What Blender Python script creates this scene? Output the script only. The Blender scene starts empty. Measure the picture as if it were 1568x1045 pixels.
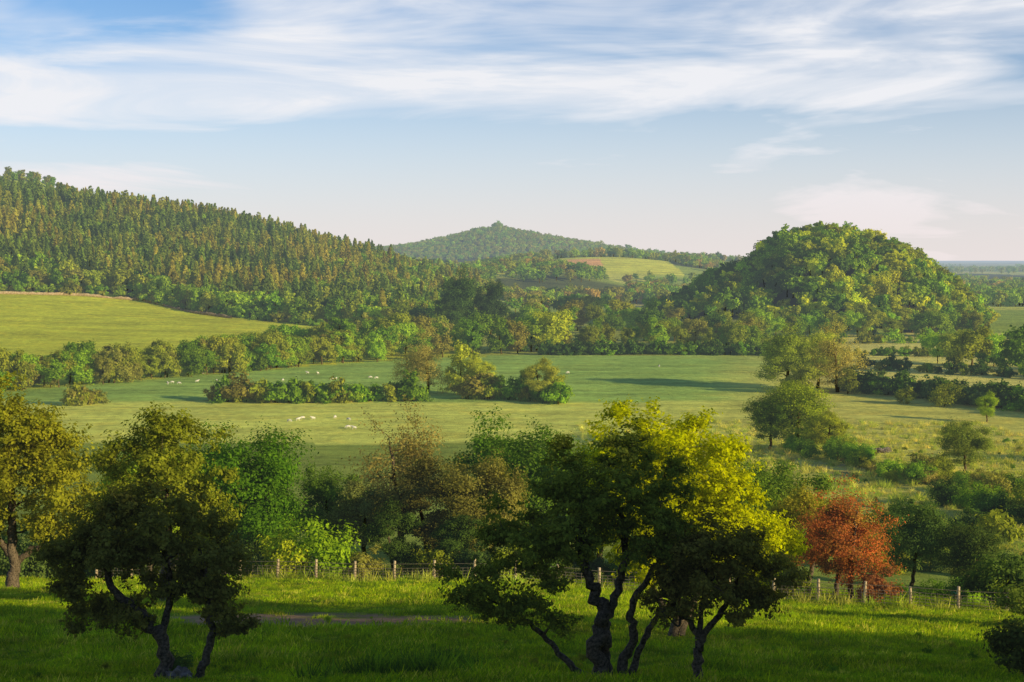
import bpy, math, numpy as np
from mathutils import Vector
F=2178.0
def WX(px,d): return (px-784.0)/F*d
rad=math.radians
# ------------------------------------------------------------------ noise / terrain
def hsh(i,j,s):
    v=np.sin(i*127.1+j*311.7+s*74.7)*43758.5453
    return v-np.floor(v)
def vn(x,y,s=0):
    xi=np.floor(x);yi=np.floor(y);fx=x-xi;fy=y-yi
    fx=fx*fx*(3-2*fx);fy=fy*fy*(3-2*fy)
    a=hsh(xi,yi,s);b=hsh(xi+1,yi,s);c=hsh(xi,yi+1,s);d=hsh(xi+1,yi+1,s)
    return (a*(1-fx)+b*fx)*(1-fy)+(c*(1-fx)+d*fx)*fy-0.5
def fbm(x,y,s=0,o=3):
    t=0;a=1.0
    for k in range(o):
        t=t+a*vn(x*2**k,y*2**k,s+k*3.1);a*=0.5
    return t
def sstep(a,b,x):
    t=np.clip((x-a)/(b-a),0,1);return t*t*(3-2*t)
_yy=np.arange(-400,1000,1.0)
_zz=np.interp(_yy,[-400,-60,0,15,30,36,55,80,90,100,130,200,300,560,1000],
  [50,9,-1.75,-5.2,-9.4,-10.8,-14.0,-18.7,-20.4,-22.6,-27.0,-33.6,-38.0,-38.4,-38.0])
_k=np.ones(9)/9.0
_zs=np.convolve(_zz,_k,'same');_zs[:6]=_zz[:6];_zs[-6:]=_zz[-6:]
def H(x,y):
    x=np.asarray(x,float);y=np.asarray(y,float)
    z=np.interp(y,_yy,_zs)
    z=z-0.055*np.clip(x,0,60)*(1-sstep(105,190,y))*sstep(10,60,y)
    n=sstep(20,60,np.abs(y))
    z=z+0.35*fbm(x/14,y/14,1)*n+0.25*fbm(x/3.,y/3.,8)*(1-sstep(90,160,y))*0.5
    z=z+1.1*fbm(x/110,y/110,5)*sstep(200,400,y)+.5*fbm(x/28,y/28,6)*sstep(130,260,y)
    R=np.interp(x,[-900,-600,-414,-250,-190,-118,-39,10,60],[70,60,46,25,10,-6,-26,-37,-38])+38
    t=np.clip((y-570)/530,0,1)
    s=t**1.4*(1-sstep(1200,1900,y))
    z=z+R*s
    b=126*np.exp(-((x+525)/135)**2-((y-1500)/150)**2)-38
    z=np.maximum(z,b)
    dx=x-185
    r=np.where(dx<0,(np.abs(dx)/62)**3,(np.abs(dx)/84)**2)+(np.abs(y-830)/98)**2
    dome=47.5*np.clip(1-r,0,1)
    sh=26*np.exp(-((x-133)/34)**2-((y-825)/55)**2)
    z=z+np.maximum(dome,sh)
    g=40*np.exp(-((x-120)/230)**2-((y-1850)/260)**2)
    g=np.maximum(g,27*np.exp(-((x-30)/95)**2-((y-1480)/150)**2))
    g=np.maximum(g,36*np.exp(-((x-290)/230)**2-((y-2350)/300)**2))
    g=np.maximum(g,22*np.exp(-((x+110)/120)**2-((y-1750)/200)**2))
    P=np.interp(x,[-1200,-800,-450,-329,-211,-123,-85,-28,24,100,170,243,317,435,600,1000],
                  [-20,0,12,24,37,57,69,74,64,50,39,26,15,3,-12,-34])+38-8
    P=P+3*fbm(x/60,y/60,11)
    g=np.maximum(g,np.clip(P,0,200)*np.exp(-((y-3200)/420)**2))
    z=z+g+ 3.0*fbm(x/300,y/300,15)*sstep(1100,1600,y)
    return z+40.0
EYE=40.0
# ------------------------------------------------------------------ materials
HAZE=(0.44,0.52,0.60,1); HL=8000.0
def nd(nt,t,**k):
    n=nt.nodes.new(t)
    for a,b in k.items(): setattr(n,a,b)
    return n
def math_n(nt,op,a,b=None,clamp=False):
    n=nd(nt,'ShaderNodeMath',operation=op,use_clamp=clamp)
    for i,v in enumerate((a,b)):
        if v is None: continue
        if isinstance(v,(int,float)): n.inputs[i].default_value=v
        else: nt.links.new(v,n.inputs[i])
    return n.outputs[0]
def mixc(nt,f,a,b,bt='MIX'):
    n=nd(nt,'ShaderNodeMix',data_type='RGBA',blend_type=bt)
    for i,v in ((0,f),(6,a),(7,b)):
        if isinstance(v,(int,float)): n.inputs[i].default_value=v
        elif isinstance(v,tuple): n.inputs[i].default_value=v
        else: nt.links.new(v,n.inputs[i])
    return n.outputs[2]
def noise(nt,vec,scale,detail=3,rough=.55,dist=0):
    n=nd(nt,'ShaderNodeTexNoise');n.inputs['Scale'].default_value=scale;n.inputs['Detail'].default_value=detail
    n.inputs['Roughness'].default_value=rough;n.inputs['Distortion'].default_value=dist
    nt.links.new(vec,n.inputs['Vector']);return n.outputs[0]
def newmat(name):
    m=bpy.data.materials.new(name);m.use_nodes=True;nt=m.node_tree;nt.nodes.clear()
    try: m.cycles.emission_sampling='NONE'
    except Exception: pass
    out=nd(nt,'ShaderNodeOutputMaterial');return m,nt,out
def paint_haze(nt,out,sh,pos):
    # aerial haze painted into the material as glow, by where the surface stands
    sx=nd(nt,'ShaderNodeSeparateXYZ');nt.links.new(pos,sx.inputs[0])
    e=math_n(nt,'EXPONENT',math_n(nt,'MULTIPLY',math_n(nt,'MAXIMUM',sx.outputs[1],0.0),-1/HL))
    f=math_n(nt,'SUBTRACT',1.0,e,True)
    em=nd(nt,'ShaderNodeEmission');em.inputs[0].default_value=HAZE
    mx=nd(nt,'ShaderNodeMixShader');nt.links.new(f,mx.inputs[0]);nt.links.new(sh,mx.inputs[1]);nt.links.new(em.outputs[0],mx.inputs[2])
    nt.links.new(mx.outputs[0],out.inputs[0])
def foliage_mat(name,trans=.35,scale=.6,gain=1.8):
    m,nt,out=newmat(name)
    geo=nd(nt,'ShaderNodeNewGeometry')
    at=nd(nt,'ShaderNodeAttribute',attribute_type='INSTANCER',attribute_name='tint')
    oi=nd(nt,'ShaderNodeObjectInfo')
    n1=noise(nt,geo.outputs['Position'],scale,2)
    v=math_n(nt,'ADD',math_n(nt,'MULTIPLY',n1,1.4),math_n(nt,'MULTIPLY',oi.outputs['Random'],0.45))
    v=math_n(nt,'MULTIPLY',math_n(nt,'ADD',v,0.12),gain)
    rp=math_n(nt,'ADD',math_n(nt,'MULTIPLY',geo.outputs['Random Per Island'],0.6),0.7)
    v=math_n(nt,'MULTIPLY',v,rp)
    hs=nd(nt,'ShaderNodeHueSaturation');hs.inputs['Saturation'].default_value=1.06
    nt.links.new(at.outputs['Color'],hs.inputs['Color']);nt.links.new(v,hs.inputs['Value'])
    h=math_n(nt,'ADD',math_n(nt,'MULTIPLY',geo.outputs['Random Per Island'],-0.022),0.515)
    nt.links.new(h,hs.inputs['Hue'])
    col=hs.outputs[0]
    d=nd(nt,'ShaderNodeBsdfDiffuse');nt.links.new(col,d.inputs[0])
    t=nd(nt,'ShaderNodeBsdfTranslucent')
    c2=mixc(nt,1.0,col,(1.3,1.28,.35,1),'MULTIPLY');nt.links.new(c2,t.inputs[0])
    mx=nd(nt,'ShaderNodeMixShader');mx.inputs[0].default_value=trans
    nt.links.new(d.outputs[0],mx.inputs[1]);nt.links.new(t.outputs[0],mx.inputs[2])
    paint_haze(nt,out,mx.outputs[0],geo.outputs['Position'])
    return m
def plain_mat(name,c1,c2,scale=8,bump=.3,rough=.85,haze=False):
    m,nt,out=newmat(name)
    geo=nd(nt,'ShaderNodeNewGeometry')
    n=noise(nt,geo.outputs['Position'],scale,5,.65)
    rm=nd(nt,'ShaderNodeMapRange');rm.inputs[1].default_value=.35;rm.inputs[2].default_value=.65;nt.links.new(n,rm.inputs[0])
    c=mixc(nt,rm.outputs[0],c1+(1,),c2+(1,))
    p=nd(nt,'ShaderNodeBsdfPrincipled');nt.links.new(c,p.inputs['Base Color']);p.inputs['Roughness'].default_value=rough
    p.inputs['Specular IOR Level'].default_value=.2
    b=nd(nt,'ShaderNodeBump');b.inputs['Strength'].default_value=bump;b.inputs['Distance'].default_value=.05
    nt.links.new(n,b.inputs['Height']);nt.links.new(b.outputs[0],p.inputs['Normal'])
    nt.links.new(p.outputs[0],out.inputs[0]);return m
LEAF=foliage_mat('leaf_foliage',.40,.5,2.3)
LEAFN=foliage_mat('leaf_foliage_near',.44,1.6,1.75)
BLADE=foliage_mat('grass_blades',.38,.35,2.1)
BARK=plain_mat('bark',(.045,.034,.023),(.22,.165,.11),14,.8)
def ground_mat():
    m,nt,out=newmat('meadow_ground')
    geo=nd(nt,'ShaderNodeNewGeometry');pos=geo.outputs['Position']
    at=nd(nt,'ShaderNodeAttribute',attribute_name='zone')
    a=noise(nt,pos,.035,5,.6,.4);b=noise(nt,pos,.35,6,.7,.3);c=noise(nt,pos,5,4,.75)
    mpn=nd(nt,'ShaderNodeMapping');mpn.inputs['Scale'].default_value=(.018,.11,.05);mpn.inputs['Rotation'].default_value=(0,0,.12);nt.links.new(pos,mpn.inputs[0])
    s=noise(nt,mpn.outputs[0],1.0,6,.65,.3)
    v=math_n(nt,'ADD',math_n(nt,'MULTIPLY',a,.9),math_n(nt,'MULTIPLY',b,1.5))
    v=math_n(nt,'ADD',v,math_n(nt,'MULTIPLY',s,1.5))
    v=math_n(nt,'ADD',v,math_n(nt,'MULTIPLY',c,1.1));v=math_n(nt,'SUBTRACT',v,1.4)
    col=mixc(nt,1.0,at.outputs['Color'],v,'MULTIPLY')
    dr=nd(nt,'ShaderNodeMapRange');dr.inputs[1].default_value=.48;dr.inputs[2].default_value=.7;nt.links.new(noise(nt,pos,.09,7,.7,1.0),dr.inputs[0])
    col=mixc(nt,math_n(nt,'MULTIPLY',dr.outputs[0],.5),col,mixc(nt,1.0,col,(1.4,1.12,.85,1),'MULTIPLY'))
    p=nd(nt,'ShaderNodeBsdfPrincipled');nt.links.new(col,p.inputs['Base Color']);p.inputs['Roughness'].default_value=1
    p.inputs['Specular IOR Level'].default_value=0
    bp=nd(nt,'ShaderNodeBump');bp.inputs['Strength'].default_value=.9;bp.inputs['Distance'].default_value=.55
    nt.links.new(math_n(nt,'ADD',b,math_n(nt,'MULTIPLY',c,.35)),bp.inputs['Height']);nt.links.new(bp.outputs[0],p.inputs['Normal'])
    paint_haze(nt,out,p.outputs[0],pos);return m
# ------------------------------------------------------------------ mesh helpers
def quads_mesh(name,V,Q,mi=None,mats=()):
    me=bpy.data.meshes.new(name);V=np.asarray(V,np.float32);Q=np.asarray(Q,np.int32)
    me.vertices.add(len(V));me.vertices.foreach_set('co',V.ravel())
    me.loops.add(Q.size);me.loops.foreach_set('vertex_index',Q.ravel())
    me.polygons.add(len(Q));me.polygons.foreach_set('loop_start',np.arange(0,Q.size,4,dtype=np.int32))
    for m in mats: me.materials.append(m)
    if mi is not None: me.polygons.foreach_set('material_index',np.asarray(mi,np.int32))
    me.update(calc_edges=True);return me
class Acc:
    def __init__(s): s.V=[];s.Q=[];s.M=[];s.n=0
    def add(s,V,Q,m):
        s.V.append(np.asarray(V,float));s.Q.append(np.asarray(Q,int)+s.n);s.M.append(np.full(len(Q),m));s.n+=len(V)
    def mesh(s,name,mats): return quads_mesh(name,np.vstack(s.V),np.vstack(s.Q),np.concatenate(s.M),mats)
def tube(P,Rr,sides=6):
    P=np.asarray(P,float);n=len(P);T=np.gradient(P,axis=0);T/=np.linalg.norm(T,axis=1)[:,None]+1e-9
    ref=np.array([.31,.95,.05]);A=np.cross(T,ref);A/=np.linalg.norm(A,axis=1)[:,None]+1e-9;B=np.cross(T,A)
    an=np.arange(sides)*2*math.pi/sides
    V=P[:,None,:]+np.asarray(Rr)[:,None,None]*(np.cos(an)[None,:,None]*A[:,None,:]+np.sin(an)[None,:,None]*B[:,None,:])
    i=np.arange(n-1)[:,None]*sides;j=np.arange(sides)[None,:];k=(j+1)%sides
    Q=np.stack([i+j,i+k,i+sides+k,i+sides+j],-1).reshape(-1,4)
    return V.reshape(-1,3),Q
def box(c,s):
    c=np.array(c);s=np.array(s)/2
    v=np.array([[-1,-1,-1],[1,-1,-1],[1,1,-1],[-1,1,-1],[-1,-1,1],[1,-1,1],[1,1,1],[-1,1,1]])*s+c
    return v,np.array([[0,3,2,1],[4,5,6,7],[0,1,5,4],[1,2,6,5],[2,3,7,6],[3,0,4,7]])
def leaf_quads(P,N,size,rng,asp=.62):
    n=len(P);N=N/(np.linalg.norm(N,axis=1)[:,None]+1e-9)
    U=np.cross(N,rng.normal(size=(n,3)));U/=np.linalg.norm(U,axis=1)[:,None]+1e-9;W=np.cross(N,U)
    s=(size*rng.uniform(.6,1.35,n))[:,None]
    V=np.stack([P-U*s,P-W*s*asp+N*s*.15,P+U*s,P+W*s*asp+N*s*.15],1).reshape(-1,3)
    return V,np.arange(4*n).reshape(-1,4)
def catmull(P,m=5):
    P=np.asarray(P,float);out=[]
    E=np.vstack([2*P[0]-P[1],P,2*P[-1]-P[-2]])
    for i in range(1,len(E)-2):
        for t in np.linspace(0,1,m,endpoint=False):
            p0,p1,p2,p3=E[i-1:i+3]
            out.append(.5*((2*p1)+(p2-p0)*t+(2*p0-5*p1+4*p2-p3)*t*t+(3*p1-p0-3*p2+p3)*t**3))
    out.append(P[-1]);return np.array(out)
def build_tree(name,seed,stems,vols,nblob,nsub,nleaf,leaf,blob_r,spray_r,leafmat,twig=True,limb_r=.5,sides=6,fill=2.2,upbias=.4,barkmat=None,ext=.86):
    rng=np.random.default_rng(seed);A=Acc();NP=[];NR=[]
    for pts,r0,r1 in stems:
        c=catmull(pts,6);n=len(c);c[1:]+=rng.normal(size=(n-1,3))*r0*.22
        rr=np.linspace(1,0,n)**.8*(r0-r1)+r1;rr[0]*=1.5;rr[1]*=1.2
        V,Q=tube(c,rr*(1+rng.normal(size=n)*.07),max(sides,7) if sides>4 else sides);A.add(V,Q,0)
        k=n//3;NP+=list(c[k:]);NR+=list(rr[k:])
    vol=np.array([v[1][0]*v[1][1]*v[1][2] for v in vols])**.8;cnt=np.maximum(1,(vol/vol.sum()*nblob).round().astype(int))
    B=[]
    for (c,r),k in zip(vols,cnt):
        d=rng.normal(size=(k,3));d/=np.linalg.norm(d,axis=1)[:,None]
        B.append(np.array(c)+d*np.array(r)*(rng.uniform(.05,1,k)**(1/fill))[:,None]*ext*rng.uniform(.82,1.12,(k,1)))
    B=np.vstack(B)
    d0=np.min(np.linalg.norm(B[:,None]-np.array(NP)[None],axis=2),axis=1)
    LP=[];LN=[]
    cen=np.mean([v[0] for v in vols],axis=0)
    for i in np.argsort(d0):
        b=B[i];N=np.array(NP);dd=np.linalg.norm(N-b,axis=1)+np.clip(N[:,2]-b[2]+.1,0,None)*1.2
        j=int(np.argmin(dd));p=N[j];L=np.linalg.norm(b-p)
        r0=max(min(NR[j]*.62,limb_r*.12*L**.5+.01),.012)
        mid=(p+b)/2+rng.normal(size=3)*L*.13+np.array([0,0,-.08*L])
        c=catmull([p,mid,b],3 if sides<5 else 4);rr=np.linspace(r0,r0*.35,len(c))
        V,Q=tube(c,rr,3 if sides<5 else 5);A.add(V,Q,0)
        NP+=list(c[2:]);NR+=list(rr[2:])
        br=blob_r*rng.uniform(.55,1.35)
        d=rng.normal(size=(nsub,3))+ (b-cen)/(np.linalg.norm(b-cen)+1e-6)*.55;d/=np.linalg.norm(d,axis=1)[:,None];d[:,2]=d[:,2]*.75+.15
        S=b+d*br*rng.uniform(.45,1.25,(nsub,1))
        if twig:
            for s in S:
                m2=(b+s)/2+rng.normal(size=3)*br*.08
                V,Q=tube([b,m2,s+(s-b)*.15],[r0*.3,r0*.2,.003],3);A.add(V,Q,0)
        k=rng.poisson(nleaf,nsub)
        idx=np.repeat(np.arange(nsub),k)
        tt=rng.uniform(.35,1.2,(len(idx),1))
        g=rng.normal(size=(len(idx),3))*spray_r*np.array([1,1,.65])*(1.25-.5*tt)
        P=b+(S[idx]-b)*tt+g
        out=(P-b)/br*.9+(P-cen)/(np.linalg.norm(P-cen,axis=1)[:,None]+1e-6)*.5
        LP.append(P);LN.append(rng.normal(size=P.shape)*.6+out+np.array([0,0,upbias]))
    P=np.vstack(LP);N=np.vstack(LN)
    ok=P[:,2]>.05;V,Q=leaf_quads(P[ok],N[ok],leaf,rng);A.add(V,Q,1)
    return A.mesh(name,[barkmat or BARK,leafmat])
def std_tree(name,seed,Ht,R,th,nblob,nsub,nleaf,leaf,mat,twig=False,sides=4,blob=.27,r0=.28,sp=.34,low=.3):
    rng=np.random.default_rng(seed+999)
    lean=rng.normal(size=2)*.25
    stems=[([(0,0,-.5),(0,0,th),(lean[0],lean[1],Ht*.45),(lean[0]*2,lean[1]*2,Ht*.72)],r0,.05)]
    vols=[((lean[0],lean[1],(th*.8+Ht)/2),(R*.8,R*.8,(Ht-th*.8)/2))]
    for k in range(5):
        a=rng.uniform(0,6.28)+k*1.57;q=rng.uniform(.35,.62)*R
        vols.append(((math.cos(a)*q,math.sin(a)*q,rng.uniform(low,.74)*Ht),(R*.48,R*.48,Ht*rng.uniform(.16,.26))))
    return build_tree(name,seed,stems,vols,nblob,nsub,nleaf,leaf,R*blob,R*blob*sp,mat,twig,sides=sides)
def bush(name,seed,Ht,R,nblob,nsub,nleaf,leaf,mat):
    stems=[([(0,0,-.3),(0,0,Ht*.3),(.1,0,Ht*.6)],.08,.03),([(0.2,0,-.3),(.4,.1,Ht*.3),(.6,.2,Ht*.6)],.06,.02)]
    vols=[((0,0,Ht*.48),(R,R,Ht*.5)),((R*.4,.1,Ht*.4),(R*.6,R*.6,Ht*.4)),((-R*.4,-.1,Ht*.35),(R*.6,R*.6,Ht*.35))]
    return build_tree(name,seed,stems,vols,nblob,nsub,nleaf,leaf,R*.3,R*.12,mat,False,sides=4)
def conifer(name,seed,Ht,R,n,leaf,mat,pw=.75):
    rng=np.random.default_rng(seed);A=Acc()
    V,Q=tube([(0,0,-.5),(0,0,Ht*.5),(0,0,Ht*.97)],[.15,.1,.02],4);A.add(V,Q,0)
    t=rng.uniform(0,1,n)**1.25;z=Ht*(.08+.92*t)
    lay=np.sin(t*34+rng.uniform(0,6))*.16+.9
    a=rng.uniform(0,6.283,n);lob=1+.2*np.sin(a*3+rng.uniform(0,6))+.12*np.sin(a*5+t*7)
    r=R*(1-t)**pw*lay*lob*rng.uniform(.45,1.05,n)+.06
    P=np.stack([np.cos(a)*r,np.sin(a)*r,z-r*.15],1)
    N=np.stack([np.cos(a),np.sin(a),np.full(n,.45)],1)+rng.normal(size=(n,3))*.5
    V,Q=leaf_quads(P,N,leaf,rng,.6);A.add(V,Q,1)
    return A.mesh(name,[BARK,mat])
# ------------------------------------------------------------------ prototypes
SC=bpy.context.scene.collection
def proto_coll(name,meshes):
    c=bpy.data.collections.new(name)
    for i,m in enumerate(meshes): c.objects.link(bpy.data.objects.new(f'{name}_{i:02d}',m))
    return c
near=[std_tree(f'broadleaf_near_{i}',10+i,10,[4.2,3.6,4.6,3.9,4.3,3.2][i],[1.6,1.2,1.0,1.5,.8,1.3][i],[66,54,72,60,66,50][i],12,32,.105,LEAF,twig=True,sides=6) for i in range(6)]
sparse=[std_tree(f'willow_near_{i}',60+i,10,3.8,.9,74,11,13,.08,LEAF,twig=True,sides=6,low=.2) for i in range(2)]
mid=[std_tree(f'broadleaf_mid_{i}',30+i,10,[5.0,4.4,5.6,4.8,4.2,5.2][i],[.7,.6,.5,.7,.6,.6][i],[38,34,44,38,32,40][i],8,20,.27,LEAF,blob=.27,low=.2) for i in range(6)]
far=[std_tree(f'broadleaf_far_{i}',50+i,10,[4.9,4.4,5.2,4.6,4.2][i],.6,[24,22,28,24,20][i],5,8,.55,LEAF,blob=.28,low=.22) for i in range(5)]
con=[conifer(f'conifer_{i}',70+i,10,[2.5,2.1,2.9,2.3][i],400,.46,LEAF,[.65,.85,.5,.7][i]) for i in range(4)]
bushes=[bush(f'bush_{i}',80+i,3,[2.0,1.7,2.3,1.9][i],26,8,20,.1,LEAF) for i in range(4)]
hedgeb=[bush(f'hedgebush_{i}',90+i,3,[2.0,1.8,2.3][i],14,6,13,.22,LEAF) for i in range(3)]
C_mid=proto_coll('proto_broadleaf_mid',mid);C_far=proto_coll('proto_broadleaf_far',far)
C_con=proto_coll('proto_conifer',con+far[:2]);C_hedge=proto_coll('proto_hedge',hedgeb)
C_bush=proto_coll('proto_bush',bushes)
def tuft(seed,n,hh,wd,sp):
    rng=np.random.default_rng(seed);a=rng.uniform(0,6.28,n);r=sp*np.sqrt(rng.uniform(0,1,n))
    b=np.stack([np.cos(a)*r,np.sin(a)*r,np.full(n,-.02)],1);h=hh*rng.uniform(.5,1.3,n)
    dr=rng.normal(size=(n,3))*.5;dr[:,2]=1;th=rng.uniform(0,6.28,n)
    w=np.stack([np.cos(th),np.sin(th),np.zeros(n)],1)*wd
    tp=b+dr*h[:,None];V=np.stack([b-w,b+w,tp+w*.25,tp-w*.25],1).reshape(-1,3)
    return quads_mesh('tuft',V,np.arange(4*n).reshape(-1,4),None,[BLADE])
C_tuft=proto_coll('proto_tuft',[tuft(i,28,[.08,.11,.17,.4][i],[.014,.014,.015,.022][i],[.32,.34,.28,.3][i]) for i in range(4)])
_ng={}
def scatter_group(coll):
    if coll.name in _ng: return _ng[coll.name]
    g=bpy.data.node_groups.new('scatter_'+coll.name,'GeometryNodeTree')
    g.interface.new_socket('Geometry',in_out='INPUT',socket_type='NodeSocketGeometry')
    g.interface.new_socket('Geometry',in_out='OUTPUT',socket_type='NodeSocketGeometry')
    N=g.nodes;L=g.links;gi=N.new('NodeGroupInput');go=N.new('NodeGroupOutput')
    ci=N.new('GeometryNodeCollectionInfo');ci.inputs[0].default_value=coll;ci.inputs['Separate Children'].default_value=True;ci.inputs['Reset Children'].default_value=True
    ip=N.new('GeometryNodeInstanceOnPoints');ip.inputs['Pick Instance'].default_value=True
    def na(nm,t):
        n=N.new('GeometryNodeInputNamedAttribute');n.data_type=t;n.inputs[0].default_value=nm;return n.outputs[0]
    L.new(gi.outputs[0],ip.inputs['Points']);L.new(ci.outputs[0],ip.inputs['Instance'])
    L.new(na('pidx','INT'),ip.inputs['Instance Index']);L.new(na('rot','FLOAT_VECTOR'),ip.inputs['Rotation']);L.new(na('scl','FLOAT_VECTOR'),ip.inputs['Scale'])
    L.new(ip.outputs[0],go.inputs[0]);_ng[coll.name]=g;return g
RNG=np.random.default_rng(7)
def scatter(name,coll,x,y,scl,tints,wts=None,flat=None,sink=.1,tintf=None,idx=None):
    n=len(x)
    if n==0: return
    x=np.asarray(x);y=np.asarray(y);z=H(x,y)-sink
    me=bpy.data.meshes.new(name);me.vertices.add(n);me.vertices.foreach_set('co',np.stack([x,y,z],1).astype(np.float32).ravel())
    T=np.array(tints);
    k=RNG.choice(len(T),n,p=wts) if tintf is None else tintf(x,y)
    c=T[k]*RNG.uniform(.85,1.15,(n,1))*RNG.uniform(.95,1.05,(n,3));c=np.hstack([c,np.ones((n,1))])
    a=me.attributes.new('tint','FLOAT_COLOR','POINT');a.data.foreach_set('color',c.astype(np.float32).ravel())
    a=me.attributes.new('pidx','INT','POINT');a.data.foreach_set('value',(RNG.integers(0,len(coll.objects),n) if idx is None else idx).astype(np.int32))
    r=np.zeros((n,3));r[:,2]=RNG.uniform(0,6.28,n);r[:,:2]=RNG.normal(size=(n,2))*.03
    a=me.attributes.new('rot','FLOAT_VECTOR','POINT');a.data.foreach_set('vector',r.astype(np.float32).ravel())
    s=np.asarray(scl);s3=np.stack([s*RNG.uniform(.85,1.15,n),s*RNG.uniform(.85,1.15,n),s*RNG.uniform(.9,1.1,n)],1)
    a=me.attributes.new('scl','FLOAT_VECTOR','POINT');a.data.foreach_set('vector',s3.astype(np.float32).ravel())
    o=bpy.data.objects.new(name,me);SC.objects.link(o)
    md=o.modifiers.new('scatter','NODES');md.node_group=scatter_group(coll);return o
OL=(.135,.145,.018);GR=(.085,.135,.014);YG=(.24,.27,.02);DG=(.042,.07,.012);TAN=(.22,.185,.05);BR=(.135,.125,.026);LG=(.14,.19,.02);BLG=(.055,.08,.02)
def tree(name,mesh,px,d,Ht,tint,proto_h=10.0,wide=1.0,rot=None,x=None,sink=.15):
    o=bpy.data.objects.new(name,mesh);SC.objects.link(o)
    X=WX(px,d) if x is None else x;s=Ht/proto_h
    o.location=(X,d,float(H(X,d))-sink);o.scale=(s*wide,s*wide,s)
    o.rotation_euler=(0,0,RNG.uniform(0,6.28) if rot is None else rot)
    o['tint']=[float(t) for t in tint];return o
# ------------------------------------------------------------------ terrain sheet
ang=np.concatenate([np.arange(-26,26,.09),np.arange(26,334,2.0)])
rr=1.5*1.0175**np.arange(0,576)
A_,R_=np.meshgrid(np.radians(ang),rr)
X=R_*np.sin(A_);Y=R_*np.cos(A_);Z=H(X,Y)
nA=len(ang);nR=len(rr)
V=np.stack([X,Y,Z],-1).reshape(-1,3)
i=np.arange(nR-1)[:,None]*nA;j=np.arange(nA)[None,:];k=(j+1)%nA
Q=np.stack([i+j,i+k,i+nA+k,i+nA+j],-1).reshape(-1,4)[:,::-1]
PXL=784+F*X/np.maximum(Y,1)
def forest_d0(px): return np.interp(px,[-400,0,200,350,480,620,700,740],[790,800,800,745,720,700,700,760])
def in_forest(x,y):
    px=784+F*x/np.maximum(y,1)
    return (px<735)&(y>forest_d0(px))&(y<1260)&(x<0)
def on_dome(x,y):
    dx=x-185;r=np.where(dx<0,(np.abs(dx)/66)**3,(np.abs(dx)/88)**2)+(np.abs(y-830)/103)**2
    return (r<1)|(((x-128)/45)**2+((y-822)/62)**2<1)
def belt_d(px): return np.interp(px,[-300,0,230,430,640,800,1180],[380,408,450,495,545,562,565])
c=np.zeros(V.shape[0:1]+(3,)).reshape(nR,nA,3)
c[:]=(.28,.36,.05)
def setc(m,col): c[m]=col
def blend(w,col):
    global c
    c=c*(1-w[...,None])+np.array(col)*w[...,None]
setc(Y<125,(.17,.25,.016))
setc((Y>=105)&(Y<300),(.25,.31,.05))
setc((Y>=290)&(Y<378),(.60,.62,.11))
setc((Y>=378)&(Y<562),(.32,.46,.085))
setc((PXL<900)&(Y>belt_d(PXL))&(Y<830),(.50,.52,.035))
wr=sstep(1040,1240,PXL+70*fbm(X/18,Y/18,61))*((Y>170)&(Y<562))
blend(wr,(.55,.52,.10))
setc((PXL>1230)&(Y>420)&(Y<720),(.62,.56,.13))
setc((PXL>700)&(PXL<1230)&(Y>562)&(Y<900),(.34,.37,.06))
ci=np.floor((X+40*vn(X/150,Y/150))/150);cj=np.floor((Y+60*vn(X/170,Y/170,4))/190)
hh=hsh(ci,cj,3.0);m=(Y>1060)
pal=np.array([(.50,.50,.08),(.30,.38,.06),(.54,.46,.12),(.24,.30,.05),(.54,.55,.08),(.36,.38,.08)])
c[m]=pal[(hh[m]*6).astype(int)]
wood=(Y>1060)&(fbm(X/260,Y/260,21)>.12);c[wood]=(.09,.11,.03)
setc((Y>1640)&(Y<1850)&(X>60)&(X<200),(.60,.60,.07))
setc((np.abs(X-88)<22)&(np.abs(Y-1745)<38),(.80,.42,.15))
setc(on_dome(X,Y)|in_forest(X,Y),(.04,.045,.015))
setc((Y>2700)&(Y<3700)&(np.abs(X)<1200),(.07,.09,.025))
def bareq(x,y): return ((x-WX(480,54.5))/5.6)**2+((y-54.5)/3.5)**2+1.5*fbm(x/1.9,y/1.3,33)
e=np.clip(1.6-1.2*bareq(X,Y),0,1);blend(e*.95,(.40,.24,.14))
ex=((X-WX(1290,250))/14)**2+((Y-243)/9)**2+1.6*fbm(X/4,Y/4,35);blend(np.clip(1.1-ex,0,1)*.6,(.30,.18,.11))
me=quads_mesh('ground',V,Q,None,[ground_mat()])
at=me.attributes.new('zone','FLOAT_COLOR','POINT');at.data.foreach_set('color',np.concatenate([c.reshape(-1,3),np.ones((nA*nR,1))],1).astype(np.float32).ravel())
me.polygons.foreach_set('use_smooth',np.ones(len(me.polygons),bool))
SC.objects.link(bpy.data.objects.new('ground',me))
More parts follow.
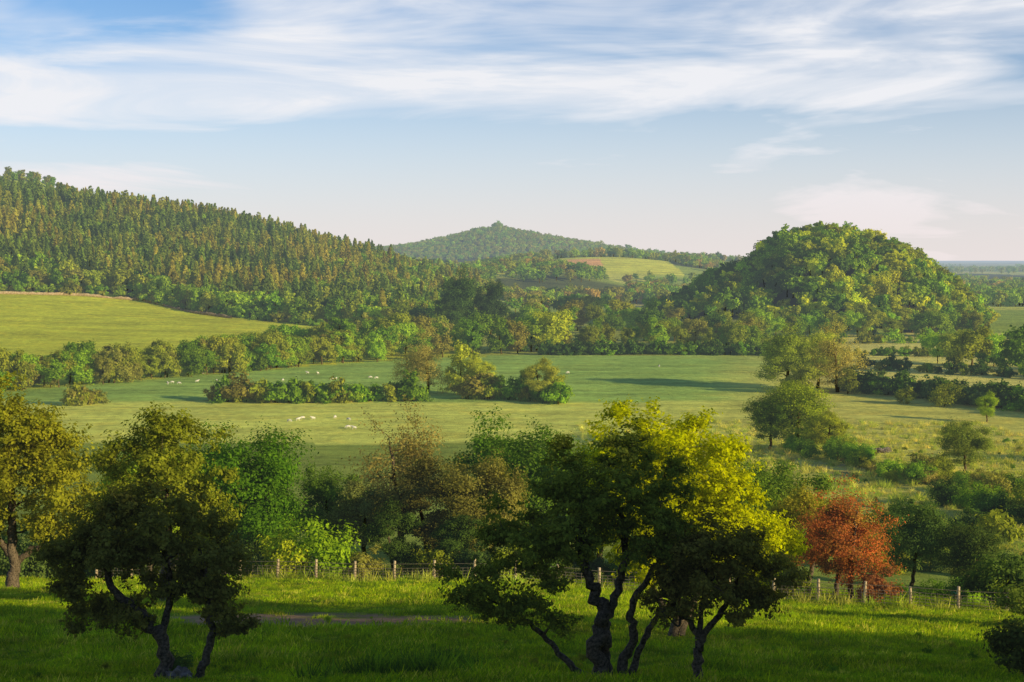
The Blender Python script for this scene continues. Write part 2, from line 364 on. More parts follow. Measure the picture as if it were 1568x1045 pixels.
# ------------------------------------------------------------------ masses of distant trees
def grid(x0,x1,y0,y1,sp,jit=.45):
    gx,gy=np.meshgrid(np.arange(x0,x1,sp),np.arange(y0,y1,sp));gx=gx.ravel();gy=gy.ravel()
    return gx+RNG.uniform(-jit,jit,len(gx))*sp,gy+RNG.uniform(-jit,jit,len(gy))*sp
x,y=grid(-620,0,690,1260,7.2);m=in_forest(x,y)&(y>600);x=x[m];y=y[m]
px=784+F*x/y
depth=y-forest_d0(px)
isb=(depth<22)|((px>440)&(RNG.uniform(size=len(x))<.8*sstep(400,620,px)))|(RNG.uniform(size=len(x))<.16)
mc=~isb
tf=lambda xx,yy: np.clip(np.floor((fbm(xx/70,yy/70,71)*1.3+.5)*4+RNG.normal(size=len(xx))*.9),0,3).astype(int)
scatter('conifer_forest',C_con,x[mc],y[mc],RNG.uniform(1.25,2.1,mc.sum()),[(.15,.132,.022),(.125,.13,.02),(.09,.115,.018),(.06,.085,.016)],tintf=tf,idx=RNG.choice(4,mc.sum()))
scatter('woodland_edge_trees',C_far,x[isb],y[isb],RNG.uniform(1.0,1.6,isb.sum()),[OL,GR,LG,BR,DG],[.4,.2,.24,.08,.08])
x,y=grid(-640,-410,1370,1560,11);m=fbm(x/50,y/50,9)>-.12
scatter('crag_woodland',C_far,x[m],y[m],RNG.uniform(.7,1.2,m.sum()),[OL,BR,GR])
x,y=grid(90,290,720,945,5.6);m=on_dome(x,y);x=x[m];y=y[m]
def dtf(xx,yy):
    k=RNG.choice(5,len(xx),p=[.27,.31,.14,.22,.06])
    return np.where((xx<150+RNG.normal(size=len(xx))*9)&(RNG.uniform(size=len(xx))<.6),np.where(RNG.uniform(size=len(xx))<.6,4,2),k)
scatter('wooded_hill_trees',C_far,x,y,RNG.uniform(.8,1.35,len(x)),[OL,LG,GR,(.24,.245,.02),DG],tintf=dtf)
x,y=grid(-900,620,2780,3450,12.5)
scatter('distant_hill_forest',C_far,x,y,RNG.uniform(.9,1.4,len(x)),[OL,GR,BR,LG],[.4,.25,.15,.2],sink=2)
x=WX(763,3180)+RNG.normal(size=12)*5;y=3180+RNG.normal(size=12)*12
scatter('hilltop_trees',C_far,x,y,RNG.uniform(1.3,2.0,12),[OL,GR])
x,y=grid(-330,760,1060,2650,13)
w=fbm(x/260,y/260,21);ci=((x+40*vn(x/150,y/150))/150);cj=((y+60*vn(x/170,y/170,4))/190)
edge=(np.abs(ci-np.round(ci))<.045)|(np.abs(cj-np.round(cj))<.035)
px=784+F*x/y
clear=((y>1600)&(y<1850)&(x>50)&(x<210))|((y>1250)&(y<1420)&(x>-20)&(x<110)&(np.hypot((x-30)/80,(y-1450)/120)>.8))
m=((w>.14)|(edge&(RNG.uniform(size=len(x))<.8))|(RNG.uniform(size=len(x))<.025)|((np.hypot((x-30)/80,(y-1450)/120)<.8)))&~clear&(px>600)&(px<1700)
x=x[m];y=y[m]
scatter('valley_woodland',C_far,x,y,RNG.uniform(.9,1.5,len(x)),[OL,GR,LG,BR,DG,(.2,.15,.04)],[.33,.2,.24,.1,.07,.06])
x,y=grid(200,3200,2600,7500,45);m=(fbm(x/500,y/500,44)>.1)
scatter('plain_woodland',C_far,x[m],y[m],RNG.uniform(1.1,1.8,m.sum()),[GR,OL])
x,y=grid(WX(1440,1200),WX(1700,1200),1130,1330,10);scatter('far_field_trees',C_far,x,y,RNG.uniform(1.0,1.5,len(x)),[OL,GR,LG])
def line(pts,sp,wid,ends=True):
    P=np.array([(WX(p,d),d) for p,d in pts]);seg=np.linalg.norm(np.diff(P,axis=0),axis=1);cs=np.concatenate([[0],np.cumsum(seg)])
    n=max(2,int(cs[-1]/sp));t=np.linspace(0,cs[-1],n)+RNG.uniform(-.4,.4,n)*sp
    x=np.interp(t,cs,P[:,0])+RNG.normal(size=n)*wid;y=np.interp(t,cs,P[:,1])+RNG.normal(size=n)*wid;return x,y
def belt(name,coll,pts,sp,wid,s0,s1,tints,w=None):
    x,y=line(pts,sp,wid);return scatter(name,coll,x,y,RNG.uniform(s0,s1,len(x)),tints,w)
x,y=line([(-200,786),(0,798),(200,798),(350,744),(480,718),(620,698),(735,694)],4,2);scatter('woodland_edge_scrub',C_hedge,x,y,RNG.uniform(1.0,2.6,len(x)),[OL,GR,LG,BR])
belt('tree_belt',C_mid,[(-160,388),(0,410),(230,452),(450,500)],1.9,3.0,.75,1.4,[BR,OL,GR,LG],[.28,.34,.24,.14])
belt('tree_belt',C_mid,[(300,480),(480,510),(640,548)],3.2,6,.9,1.5,[OL,LG,GR,BR],[.35,.25,.3,.1])
belt('tree_belt',C_mid,[(440,545),(640,575),(820,590)],3.4,9,1.0,1.7,[OL,LG,GR,BR],[.35,.2,.32,.13])
belt('tree_belt',C_mid,[(800,600),(900,605),(1000,610),(1180,615)],3.6,8,.8,1.4,[OL,BR,GR,LG],[.4,.15,.25,.2])
belt('tree_belt',C_mid,[(1000,660),(1100,665),(1250,690),(1480,700)],5,7,.9,1.5,[OL,LG,GR,DG],[.4,.3,.2,.1])
belt('tree_belt',C_mid,[(780,740),(860,760),(1010,760)],4.2,12,1.1,1.7,[OL,BR,GR,LG],[.35,.2,.2,.25])
belt('tree_belt',C_far,[(760,900),(900,930),(1010,900)],4.0,22,1.2,1.7,[OL,BR,(.24,.17,.04),GR],[.4,.25,.15,.2])
belt('tree_belt',C_far,[(480,560),(560,600),(660,660),(740,690)],8,14,.9,1.5,[OL,LG,BR])
belt('tree_belt',C_mid,[(1440,520),(1520,500),(1640,480)],6,10,.8,1.4,[OL,GR,LG])
belt('hedgerow',C_hedge,[(830,562),(1000,566),(1185,560)],1.8,.7,1.5,2.1,[DG,GR],[.7,.3])
belt('hedgerow',C_hedge,[(1295,412),(1420,385),(1600,350)],1.5,.8,1.5,2.4,[DG,BLG,GR],[.4,.3,.3])
belt('hedgerow',C_hedge,[(1190,560),(1320,560),(1580,545)],2.6,.8,.9,1.6,[OL,GR],[.6,.4])
belt('hedgerow',C_hedge,[(1330,490),(1450,470),(1640,440)],3.2,1.2,.9,1.8,[OL,GR,DG])
belt('hedgerow',C_hedge,[(1240,640),(1600,650)],4,2,1.0,2.4,[OL,GR,LG])
belt('hedgerow',C_hedge,[(335,378),(520,376),(640,382)],1.5,.9,1.1,2.7,[GR,OL,BR,LG],[.35,.3,.15,.2])
belt('hedgerow',C_hedge,[(100,366),(150,369)],1.6,1.0,1.2,1.9,[BR,OL])
belt('hedgerow',C_hedge,[(715,385),(780,385),(860,372)],1.6,1.0,1.2,2.4,[GR,OL,BR],[.5,.3,.2])
belt('scrub',C_bush,[(1265,268),(1330,240),(1420,215)],1.7,2.6,.4,1.4,[OL,LG,TAN,GR])
belt('scrub',C_bush,[(1380,235),(1480,215),(1600,190)],1.7,2.4,.4,1.3,[OL,BR,GR])
belt('scrub',C_bush,[(1440,190),(1560,170),(1640,160)],1.6,2.0,.5,1.5,[OL,GR,DG])
belt('scrub',C_hedge,[(1250,150),(1380,160),(1500,150)],2.0,4.0,.4,1.2,[OL,GR,DG])
x=RNG.uniform(20,130,260);y=RNG.uniform(120,300,260);scatter('thistle_scrub',C_bush,x,y,RNG.uniform(.1,.35,260),[OL,GR,TAN])
# ------------------------------------------------------------------ individual middle-distance trees
T=tree
T('oak_tree',near[0],706,668,33,(.032,.055,.011),wide=.85);T('oak_tree',near[3],752,672,29,(.03,.05,.013),wide=.8);T('oak_tree',near[4],690,668,20,(.06,.09,.015))
T('willow_tree',sparse[0],655,402,19.5,TAN,wide=1.1);T('willow_tree',sparse[1],625,408,14,(.21,.18,.04),wide=1.2)
T('ash_tree',mid[1],708,398,15,(.23,.24,.03),wide=.95);T('ash_tree',near[5],735,395,12,(.23,.24,.03),wide=1.2)
T('hawthorn_tree',mid[3],760,392,7,GR);T('hawthorn_tree',mid[4],795,384,9,GR)
T('field_maple_tree',near[1],828,378,12,(.2,.2,.03),wide=1.2);T('field_maple_tree',mid[2],850,380,8,OL)
T('oak_tree',mid[2],845,585,19,(.19,.2,.02),wide=1.05)
T('oak_tree',mid[5],600,560,18,OL);T('oak_tree',mid[3],525,545,18,GR)
T('poplar_tree',near[0],1208,412,19,(.16,.19,.022),wide=1.25);T('poplar_tree',sparse[0],1283,405,21,(.25,.21,.05),wide=1.25);T('poplar_tree',near[3],1255,415,18,(.2,.21,.03),wide=1.15)
T('willow_tree',mid[5],1230,400,9,OL,wide=1.2);T('willow_tree',mid[1],1300,400,8,OL,wide=1.2)
T('oak_tree',mid[0],1490,470,17,OL,wide=1.0);T('oak_tree',mid[4],1565,470,21,GR)
T('field_tree',near[2],1222,272,14,(.17,.2,.018),wide=1.35);T('field_tree',near[4],1182,274,10.5,(.1,.14,.016),wide=1.25);T('field_tree',near[1],1268,262,9,(.19,.2,.02),wide=1.25)
T('hawthorn_tree',near[4],1482,232,9,(.11,.13,.022),wide=1.25)
T('ash_tree',near[1],1515,330,7.5,(.18,.23,.02),wide=1.0)
T('hawthorn_tree',bushes[1],1390,372,5,OL,3);T('hawthorn_tree',bushes[2],1450,366,6,OL,3)
# parkland trees standing to the right of the view whose shadows lie along the fields
for xx,yy,hh_ in [(190,440,17),(205,455,16),(222,430,18),(180,395,15),(150,330,14),(240,500,18),(225,480,16),(120,240,13)]:
    T('oak_tree',mid[int(xx)%6],0,yy,hh_,OL,x=xx)
# ------------------------------------------------------------------ trees behind the fence
T('sycamore_tree',near[2],405,104,11,(.058,.11,.011),wide=1.05)
T('sycamore_tree',near[0],320,108,11,(.054,.095,.011))
T('sycamore_tree',near[3],225,95,10,(.13,.17,.017))
T('sycamore_tree',near[3],500,112,8.5,(.065,.1,.014))
T('ash_tree',sparse[1],612,120,14,(.16,.13,.04),wide=.95)
T('hawthorn_tree',near[5],555,106,7.5,(.12,.13,.036),wide=1.1)
T('hawthorn_tree',near[1],655,104,8.6,(.10,.09,.023),wide=1.2)
T('hawthorn_tree',near[4],735,102,8.8,(.105,.095,.023),wide=1.05)
T('sycamore_tree',near[0],755,122,12.5,(.065,.11,.013))
T('sycamore_tree',near[2],830,112,11.5,(.065,.105,.013))
T('hawthorn_tree',near[1],600,98,5.5,(.045,.07,.014));T('hawthorn_tree',near[5],700,97,5,(.045,.07,.014),wide=1.2)
T('sycamore_tree',near[3],920,110,10.5,(.06,.10,.015));T('sycamore_tree',near[5],1010,106,9,(.09,.13,.017),wide=1.2)
T('sycamore_tree',near[0],1120,108,10,(.08,.12,.014));T('hawthorn_tree',near[4],1200,112,9.8,(.07,.10,.014),wide=1.1)
T('hawthorn_tree',near[1],1243,92,7.4,(.17,.15,.02),wide=1.15)
T('copper_hawthorn_tree',sparse[1],1308,86,7.9,(.235,.082,.03),wide=1.05);T('copper_hawthorn_tree',near[5],1288,87.5,6.8,(.19,.10,.028),wide=1.1)
T('copper_hawthorn_tree',bushes[1],1350,84,2.4,(.13,.055,.024),3)
T('hawthorn_tree',near[4],1405,112,7,(.045,.07,.015),wide=1.1);T('hawthorn_tree',near[2],1500,108,5.8,(.05,.07,.015),wide=1.1)
T('elder_bush',bushes[0],430,94,3.0,(.18,.19,.018),3);T('elder_bush',bushes[2],492,95,4.0,(.11,.155,.014),3);T('elder_bush',bushes[1],556,94,2.4,(.14,.13,.03),3)
T('elder_bush',bushes[3],1550,84,3.8,(.05,.075,.014),3);T('elder_bush',bushes[0],1590,66,2.6,(.08,.1,.017),3)
x,y=line([(620,97),(760,96),(900,95),(1100,94),(1230,90)],1.4,.9);scatter('undergrowth',C_bush,x,y,RNG.uniform(.5,1.0,len(x)),[DG,BLG,OL])
x,y=line([(1380,96),(1480,93),(1600,91)],.8,2.2);scatter('undergrowth',C_bush,x,y,RNG.uniform(.2,.6,len(x)),[GR,LG,DG])
x,y=line([(1340,125),(1480,130),(1640,135)],1.5,4);scatter('undergrowth',C_bush,x,y,RNG.uniform(.4,1.2,len(x)),[BLG,DG,OL])
x,y=line([(-60,98),(150,100),(380,100)],1.4,1.0);scatter('undergrowth',C_bush,x,y,RNG.uniform(.8,1.6,len(x)),[DG,BLG])
# ------------------------------------------------------------------ foreground hawthorns
def hero(name,px,d,seed,stems,vols,nb,ns,nl,leaf,br,sr,tint,x=None,fill=2.0,ext=.92):
    me=build_tree(name,seed,stems,vols,nb,ns,nl,leaf,br,sr,LEAFN,True,limb_r=.42,sides=8,fill=fill,ext=ext)
    return tree(name,me,px,d,1,tint,1.0,1,rot=0,x=x,sink=.1)
hero('hawthorn_tree',930,35.5,101,
 [([(-.15,0,-.2),(-.22,0,.9),(-.05,.1,1.7),(-.35,0,2.4),(-.6,.1,3.3),(-.7,0,4.4)],.24,.05),
  ([(.05,.1,-.2),(-.02,.2,.8),(.0,.15,1.6),(.35,.2,2.5),(.5,.2,3.6),(.3,.1,4.6)],.18,.05),
  ([(.5,0,-.2),(.45,.1,.5),(.7,0,1.2),(.62,-.1,1.9),(1.2,0,2.9),(1.4,.1,3.8)],.15,.04),
  ([(.6,.1,-.1),(.85,.1,.8),(1.25,.2,1.5),(1.9,.3,2.2),(2.3,.2,2.8)],.1,.03),
  ([(-.35,0,.0),(-1.0,.1,.5),(-1.6,.2,1.15),(-2.3,.3,1.7),(-3.0,.2,2.1)],.1,.03)],
 [((-.1,0,4.75),(2.2,2.1,1.6)),((-1.5,0,3.8),(1.7,1.6,1.4)),((-2.8,0,2.6),(1.35,1.2,.95)),((1.5,0,4.1),(1.3,1.4,1.3)),((-1.9,.0,1.9),(1.2,1.0,.5)),((1.9,0,2.8),(.8,.9,.6))],
 118,12,33,.052,.5,.085,(.10,.115,.02))
hero('hawthorn_tree',240,35.5,102,
 [([(0,0,-.2),(.02,0,1.0),(-.4,0,1.7),(-1.1,0,2.4),(-1.6,0,3.4)],.2,.05),
  ([(-.05,0,1.2),(.2,.1,2.1),(.1,.1,3.2),(-.1,0,4.2)],.11,.04),
  ([(.75,0,-.2),(1.05,0,.5),(1.3,0,1.3),(1.2,0,2.3),(1.0,.1,3.4)],.14,.04)],
 [((-.2,0,3.9),(2.0,1.9,1.3)),((-1.8,0,3.0),(1.3,1.3,1.3)),((1.3,0,2.9),(1.2,1.3,1.5)),((-1.5,.0,1.9),(1.3,1.1,.65)),((1.6,0,1.7),(.8,.8,.5)),((0,.3,2.9),(1.3,1.0,.8))],
 104,12,33,.052,.5,.09,(.115,.108,.025))
hero('hawthorn_tree',1075,34.5,103,
 [([(0,0,-.2),(-.06,0,.7),(.0,0,1.25),(-.4,.1,1.8),(-.9,.1,2.4)],.14,.04),
  ([(0,0,1.2),(.4,0,1.7),(.8,.1,2.3),(1.0,0,3.0)],.09,.03),([(0,0,1.2),(.1,.2,2.0),(.2,.1,3.2)],.08,.03)],
 [((.35,0,3.1),(1.5,1.5,1.2)),((1.4,0,2.3),(1.1,1.1,.8)),((-.5,0,2.2),(.9,1.0,.5))],
 56,12,29,.05,.42,.08,(.125,.11,.025))
hero('maple_tree',1035,50,104,
 [([(0,0,-.2),(.1,0,1.6),(-.2,.1,3.2),(-.4,0,5),(-.3,0,7)],.22,.06),([(.2,0,.2),(.9,0,1.8),(1.6,0,3.4),(2.1,0,5)],.15,.05),([(-.2,0,.8),(-1.0,0,2.4),(-1.8,0,4)],.13,.05)],
 [((-.4,0,6.2),(3.2,3.0,2.6)),((1.6,0,4.8),(2.6,2.5,2.1)),((-1.8,0,4.6),(2.1,2.2,2.1)),((2.9,0,3.1),(1.6,1.8,1.6)),((0,0,3.2),(2.4,2.2,1.5))],
 160,12,31,.072,.7,.14,(.28,.285,.015))
hero('oak_tree',8,76,105,
 [([(0,0,-.2),(.2,0,2),(.1,0,4.5),(0,0,8)],.35,.1),([(.1,0,1.4),(1.4,0,2.4),(2.8,0,2.9),(4.2,0,3.0)],.2,.05),([(0,0,2),(-1.5,0,4),(-2.5,0,6)],.2,.05)],
 [((0,0,7.6),(4.4,4,3.9)),((2.4,0,5.5),(2.6,2.6,2.8)),((2.8,0,2.9),(1.7,1.5,.8)),((-1,0,4),(2.5,2.5,1.5))],
 130,12,30,.095,.95,.2,(.18,.175,.02))
hero('field_maple_tree',245,64,106,
 [([(0,0,-.2),(.1,0,2),(.3,0,4),(0,0,6)],.25,.08),([(.1,0,1.4),(1.2,0,3),(1.8,0,5)],.15,.05)],
 [((0,0,6.5),(3.0,2.8,2.6)),((1.6,0,4.6),(1.9,2,2.2)),((-1.6,0,4.4),(1.9,2,2.2))],
 84,12,30,.085,.8,.18,(.15,.16,.02))
T('hawthorn_bush',bushes[3],262,36.0,.9,(.05,.08,.02),3,wide=1.0);T('hawthorn_bush',bushes[1],1590,41,2.2,(.07,.08,.018),3)
# unseen trees added right of the viewpoint to shade the foreground
for k,(xx,yy,hh_) in enumerate([(14.5,16,9.5),(18.5,9,11),(18.5,23.5,9),(21.5,17,11),(23,7,13),(27,1,14),(24,26,9),(28,22,11),(31,10,13),(34,-2,14),(34,19,12.5),(40,8,14),(20,0,13),(44,16,14),(28,29,9),(50,24,13),(95,52,11)]):
    T('sycamore_tree',near[k%6],0,yy,hh_,(.06,.1,.02),x=xx)
# ------------------------------------------------------------------ grass tufts
def grass(name,n,d0,d1,s0,s1,tints,w,pxr=(-60,1630),pw=1.0):
    d=d0*(d1/d0)**RNG.uniform(0,1,n)**pw;p=RNG.uniform(pxr[0],pxr[1],n);x=WX(p,d)
    q=np.minimum(bareq(x,d),bareq(x,d+.8));m=(q>1.05)|(RNG.uniform(size=n)<.04)
    x=x[m];d=d[m];cl=.5+1.1*np.clip(fbm(x/3,d/3,52)+.5,0,1)
    return scatter(name,C_tuft,x,d,RNG.uniform(s0,s1,len(x))*cl,tints,w,sink=0,idx=RNG.choice(3,len(x),p=[.45,.4,.15]))
grass('meadow_grass',42000,29,100,.7,1.3,[(.14,.19,.013),(.19,.225,.016),(.085,.13,.012),(.26,.24,.045)],[.38,.28,.22,.12])
x=np.concatenate([WX(610,37)+RNG.normal(size=60)*.8,WX(680,40)+RNG.normal(size=30)*.5]);y=np.concatenate([36.5+RNG.normal(size=60)*.4,39+RNG.normal(size=30)*.4])
scatter('nettle_patch',C_tuft,x,y,RNG.uniform(.7,1.3,90),[DG,GR],sink=0,idx=np.full(90,3))
n=200;d=29*(100/29)**RNG.uniform(0,1,n);x=WX(RNG.uniform(-40,1600,n),d);scatter('weed_clumps',C_bush,x,d,RNG.uniform(.03,.09,n),[GR,LG,OL],sink=0)
x,y=line([(380,90.5),(1560,79)],.25,.35);scatter('fence_line_grass',C_tuft,x,y,RNG.uniform(.9,1.7,len(x)),[(.18,.22,.03),(.24,.24,.05)],sink=0,idx=RNG.choice(4,len(x)))
x=RNG.uniform(15,110,9000);y=RNG.uniform(130,330,9000);scatter('rough_grass',C_tuft,x,y,RNG.uniform(1.2,2.6,9000),[(.26,.25,.05),(.18,.21,.035),(.32,.28,.08)],sink=0,idx=RNG.choice(4,9000))
# ------------------------------------------------------------------ fence
WOOD=plain_mat('weathered_wood',(.36,.27,.16),(.64,.50,.33),9,.4);WIRE=plain_mat('wire',(.18,.15,.11),(.30,.25,.18),5,0,.6)
A=Acc();fp=np.array([(WX(p,d),d) for p,d in [(140,95),(385,92),(800,88),(1230,84),(1640,79.5)]])
seg=np.linalg.norm(np.diff(fp,axis=0),axis=1);cs=np.concatenate([[0],np.cumsum(seg)])
t=np.arange(0,cs[-1],2.65);fx=np.interp(t,cs,fp[:,0]);fy=np.interp(t,cs,fp[:,1]);fz=H(fx,fy)
for a,b,cc in zip(fx,fy,fz):
    tx,ty=RNG.normal(size=2)*.03;h=1.3+RNG.normal()*.06
    V,Q=tube([(a,b,cc-.3),(a+tx*.5,b+ty*.5,cc+h*.5),(a+tx,b+ty,cc+h)],[.095,.095,.085],8);A.add(V,Q,0)
    V,Q=tube([(a+tx,b+ty,cc+h),(a+tx,b+ty,cc+h+.012)],[.085,.004],8);A.add(V,Q,0)
for hgt in (.12,.3,.48,.66,.84,1.12):
    V,Q=tube(np.stack([fx,fy-.1,fz+hgt],1),np.full(len(fx),.014),4);A.add(V,Q,1)
t2=np.arange(0,cs[-1],.33);gx=np.interp(t2,cs,fp[:,0]);gy=np.interp(t2,cs,fp[:,1]);gz=H(gx,gy)
for a,b,cc in zip(gx,gy,gz):
    V,Q=tube([(a,b-.12,cc+.02),(a,b-.12,cc+.86)],[.014,.014],3);A.add(V,Q,1)
o=bpy.data.objects.new('post_and_wire_fence',A.mesh('fence',[WOOD,WIRE]));SC.objects.link(o)
# ------------------------------------------------------------------ dry stone wall along the top of the left pasture
WALL=plain_mat('dry_stone',(.34,.24,.14),(.60,.46,.30),1.2,.8)
wp=np.array([(WX(p,d),d) for p,d in [(-120,776),(0,786),(120,790),(215,788),(300,752),(355,732)]])
seg=np.linalg.norm(np.diff(wp,axis=0),axis=1);cs=np.concatenate([[0],np.cumsum(seg)]);t=np.arange(0,cs[-1],1.5)
wx=np.interp(t,cs,wp[:,0])+fbm(t/20,t*0,2)*1.2;wy=np.interp(t,cs,wp[:,1])+fbm(t/25,t*0,4)*1.5;wz=H(wx,wy)
ht=1.5+RNG.normal(size=len(t))*.12-.5*(fbm(t/9,t*0,6)>.25)
V=np.stack([np.stack([wx,wy-.4,wz-.3],1),np.stack([wx,wy-.24,wz+ht],1),np.stack([wx,wy+.24,wz+ht],1),np.stack([wx,wy+.4,wz-.3],1)],1).reshape(-1,3)
i=np.arange(len(t)-1)[:,None]*4;j=np.arange(4)[None,:];k=(j+1)%4
Q=np.stack([i+j,i+4+j,i+4+k,i+k],-1).reshape(-1,4)
o=bpy.data.objects.new('dry_stone_wall',quads_mesh('dry_stone_wall',V,Q,None,[WALL]));SC.objects.link(o)
# ------------------------------------------------------------------ rocks and trough
STONE=plain_mat('stone',(.13,.11,.09),(.30,.25,.21),5,1.0)
def rock(name,px,d,s,seed):
    import bmesh
    bm=bmesh.new();bmesh.ops.create_icosphere(bm,subdivisions=4,radius=1)
    for v in bm.verts:
        p=v.co;n=float(fbm(np.array(p.x*1.6+seed),np.array(p.y*1.6+p.z*2.1),seed,4));v.co=p*(1+.95*n)
    m=bpy.data.meshes.new(name);bm.to_mesh(m);bm.free();m.materials.append(STONE)
    o=bpy.data.objects.new(name,m);SC.objects.link(o);X=WX(px,d);o.location=(X,d,float(H(X,d))+s[2]*.3);o.scale=s
rock('rock',266,35.2,(.30,.22,.24),3);rock('rock',254,35.35,(.16,.15,.16),9)
for k,(p,d) in enumerate([(1345,272),(1350,270),(1357,271),(1362,273),(1340,274)]): rock('rubble_stone',p,d,(.9,.7,.55),k+5)
m,nt,out=newmat('trough_paint');p=nd(nt,'ShaderNodeBsdfPrincipled');p.inputs['Base Color'].default_value=(.04,.22,.20,1);nt.links.new(p.outputs[0],out.inputs[0])
A=Acc();
for c_,s_ in [((0,0,.35),(1.5,.7,.08)),((0,.34,.55),(1.5,.06,.4)),((0,-.34,.55),(1.5,.06,.4)),((-.75,0,.55),(.06,.62,.4)),((.75,0,.55),(.06,.62,.4)),((-.5,0,.1),(.1,.6,.45)),((.5,0,.1),(.1,.6,.45))]:
    V,Q=box(c_,s_);A.add(V,Q,0)
o=bpy.data.objects.new('water_trough',A.mesh('water_trough',[m]));SC.objects.link(o);X=WX(1472,99);o.location=(X,99,float(H(X,99))+.2);o.scale=(.5,.5,.6)
# ------------------------------------------------------------------ sheep
FLE=plain_mat('fleece',(.58,.53,.44),(.75,.70,.60),9,.5)
def make_sheep(graze):
    hd=[(.62,0,.62),(.78,0,.36),(.92,0,.16)] if graze else [(.62,0,.85),(.74,0,1.0),(.92,0,.96)]
    P=[(-.45,0,.66),(0,0,.66),(.38,0,.68)]+hd+[(-.6,0,.62),(-.66,0,.42)]
    E=[(0,1),(1,2),(2,3),(3,4),(4,5),(0,6),(6,7)];Rd=[.26,.31,.25,.14,.1,.055,.06,.03]
    for sx,par in ((-.42,0),(.36,2)):
        for sy in (-.14,.14):
            n=len(P);k=-.05 if sx<0 else .02
            P+=[(sx,sy,.46),(sx+k,sy,.25),(sx+.02,sy,.0)];Rd+=[.09,.04,.035];E+=[(par,n),(n,n+1),(n+1,n+2)]
    for sy in (-.12,.12):
        n=len(P);P.append((hd[1][0]-.02,sy,hd[1][2]+.06));Rd.append(.03);E.append((4,n))
    m=bpy.data.meshes.new('sheep');m.from_pydata(P,E,[]);o=bpy.data.objects.new('tmp_s',m);SC.objects.link(o)
    s=o.modifiers.new('s','SKIN');o.modifiers.new('u','SUBSURF').levels=1
    for i,r in enumerate(Rd): m.skin_vertices[0].data[i].radius=(r,r)
    m.skin_vertices[0].data[0].use_root=True
    dg=bpy.context.evaluated_depsgraph_get();r=bpy.data.meshes.new_from_object(o.evaluated_get(dg));r.materials.clear();r.materials.append(FLE)
    bpy.data.objects.remove(o);return r
try:
    sh=[make_sheep(True),make_sheep(False)]
    for k,(p,d) in enumerate([(455,333),(441,330),(462,336),(478,335),(512,338),(532,318),(541,316),(533,333),
        (432,442),(470,470),(508,445),(514,448),(520,444),(566,452),(576,450),(255,430),(262,434),(272,431),(300,437),(312,470),(330,440),(486,468),(870,470),(1010,500)]):
        X=WX(p,d);o=bpy.data.objects.new('sheep',sh[0 if k%3 else 1]);SC.objects.link(o);o.location=(X,d,float(H(X,d))-.02);o.rotation_euler=(0,0,RNG.uniform(0,6.28));o.scale=(.9,)*3
except Exception as ex: print('SHEEP',ex)
# ------------------------------------------------------------------ sun, sky, camera
EL=rad(15.5);az=rad(-33)
sd=Vector((math.cos(az)*math.cos(EL),math.sin(az)*math.cos(EL),math.sin(EL)))
L=bpy.data.lights.new('sun','SUN');L.energy=5.0;L.angle=rad(.5);L.color=(1,.84,.46)
o=bpy.data.objects.new('sun',L);SC.objects.link(o);o.rotation_euler=sd.to_track_quat('Z','Y').to_euler()
w=bpy.data.worlds.new('World');bpy.context.scene.world=w;w.use_nodes=True;nt=w.node_tree;nt.nodes.clear()
out=nd(nt,'ShaderNodeOutputWorld');sky=nd(nt,'ShaderNodeTexSky',sky_type='NISHITA');sky.sun_disc=False
sky.sun_elevation=EL;sky.sun_rotation=math.atan2(sd.x,sd.y);sky.air_density=1.0;sky.dust_density=.3;sky.ozone_density=2.5
bg=nd(nt,'ShaderNodeBackground');bg.inputs[1].default_value=.112
nt.links.new(mixc(nt,1.0,sky.outputs[0],(.70,.92,1.22,1),'MULTIPLY'),bg.inputs[0])
tc=nd(nt,'ShaderNodeTexCoord');sp=nd(nt,'ShaderNodeSeparateXYZ');nt.links.new(tc.outputs['Generated'],sp.inputs[0]);z=sp.outputs[2]
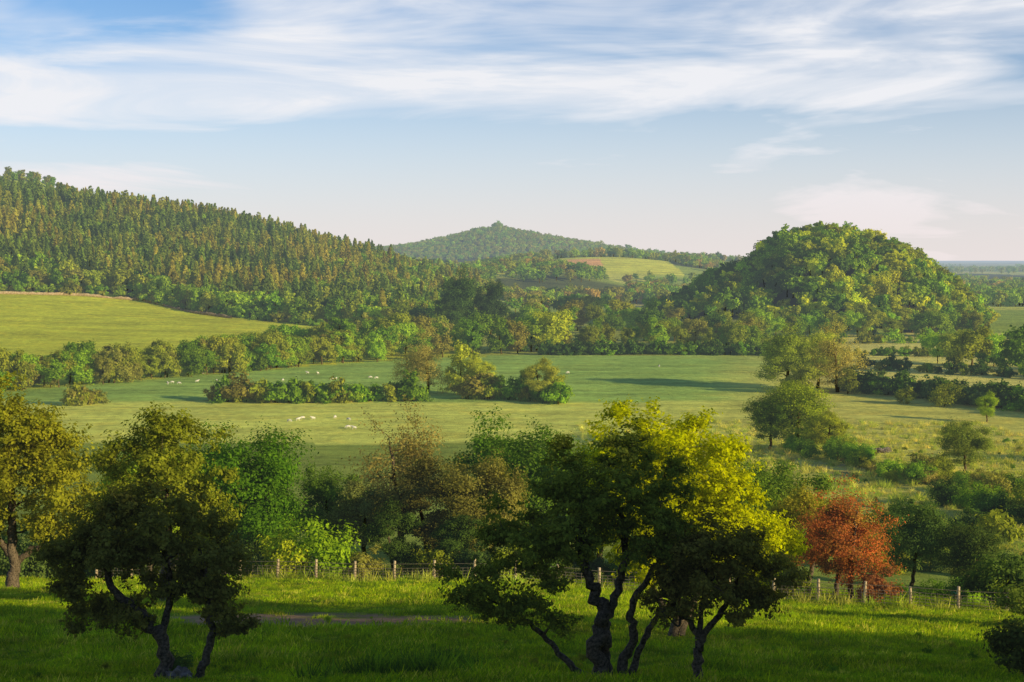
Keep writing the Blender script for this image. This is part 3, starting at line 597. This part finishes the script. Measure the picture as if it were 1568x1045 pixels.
def mp(loc,rot,sc):
    n=nd(nt,'ShaderNodeMapping');n.inputs['Location'].default_value=loc;n.inputs['Rotation'].default_value=rot;n.inputs['Scale'].default_value=sc
    nt.links.new(tc.outputs['Generated'],n.inputs[0]);return n.outputs[0]
def rng_(v,a,b,c0=0,d0=1):
    n=nd(nt,'ShaderNodeMapRange',interpolation_type='SMOOTHSTEP');
    for i_,q in enumerate((a,b,c0,d0)): n.inputs[i_+1].default_value=q
    nt.links.new(v,n.inputs[0]);return n.outputs[0]
n1=rng_(noise(nt,mp((.3,0,.2),(0,rad(-5),0),(2.2,2.2,13)),1.0,5,.55,.5),.40,.62)
n2=rng_(noise(nt,mp((2,0,1),(0,rad(9),0),(4,4,26)),1.0,6,.58,.8),.40,.72)
cl=math_n(nt,'ADD',math_n(nt,'MULTIPLY',n1,.70),math_n(nt,'MULTIPLY',n2,.55),True)
cl=math_n(nt,'MULTIPLY',cl,rng_(z,.14,.40,1,.06))
hz=rng_(z,-.03,.20,1,0)
cl=math_n(nt,'MAXIMUM',cl,math_n(nt,'MULTIPLY',hz,.95))
cbg=nd(nt,'ShaderNodeBackground');cbg.inputs[1].default_value=1.0
ccol=mixc(nt,rng_(z,0,.10),(.86,.78,.77,1),(.86,.87,.91,1));nt.links.new(ccol,cbg.inputs[0])
mx=nd(nt,'ShaderNodeMixShader');nt.links.new(cl,mx.inputs[0]);nt.links.new(bg.outputs[0],mx.inputs[1]);nt.links.new(cbg.outputs[0],mx.inputs[2]);nt.links.new(mx.outputs[0],out.inputs[0])
cam=bpy.data.cameras.new('camera');cam.sensor_width=36;cam.lens=50;cam.clip_start=.5;cam.clip_end=60000
o=bpy.data.objects.new('camera',cam);SC.objects.link(o);o.location=(0,0,EYE);o.rotation_euler=(rad(90-3.3),0,0);bpy.context.scene.camera=o
s=bpy.context.scene;s.view_settings.view_transform='Standard';s.view_settings.look='None';s.view_settings.exposure=0
print('faces',sum(len(m.polygons) for m in bpy.data.meshes))
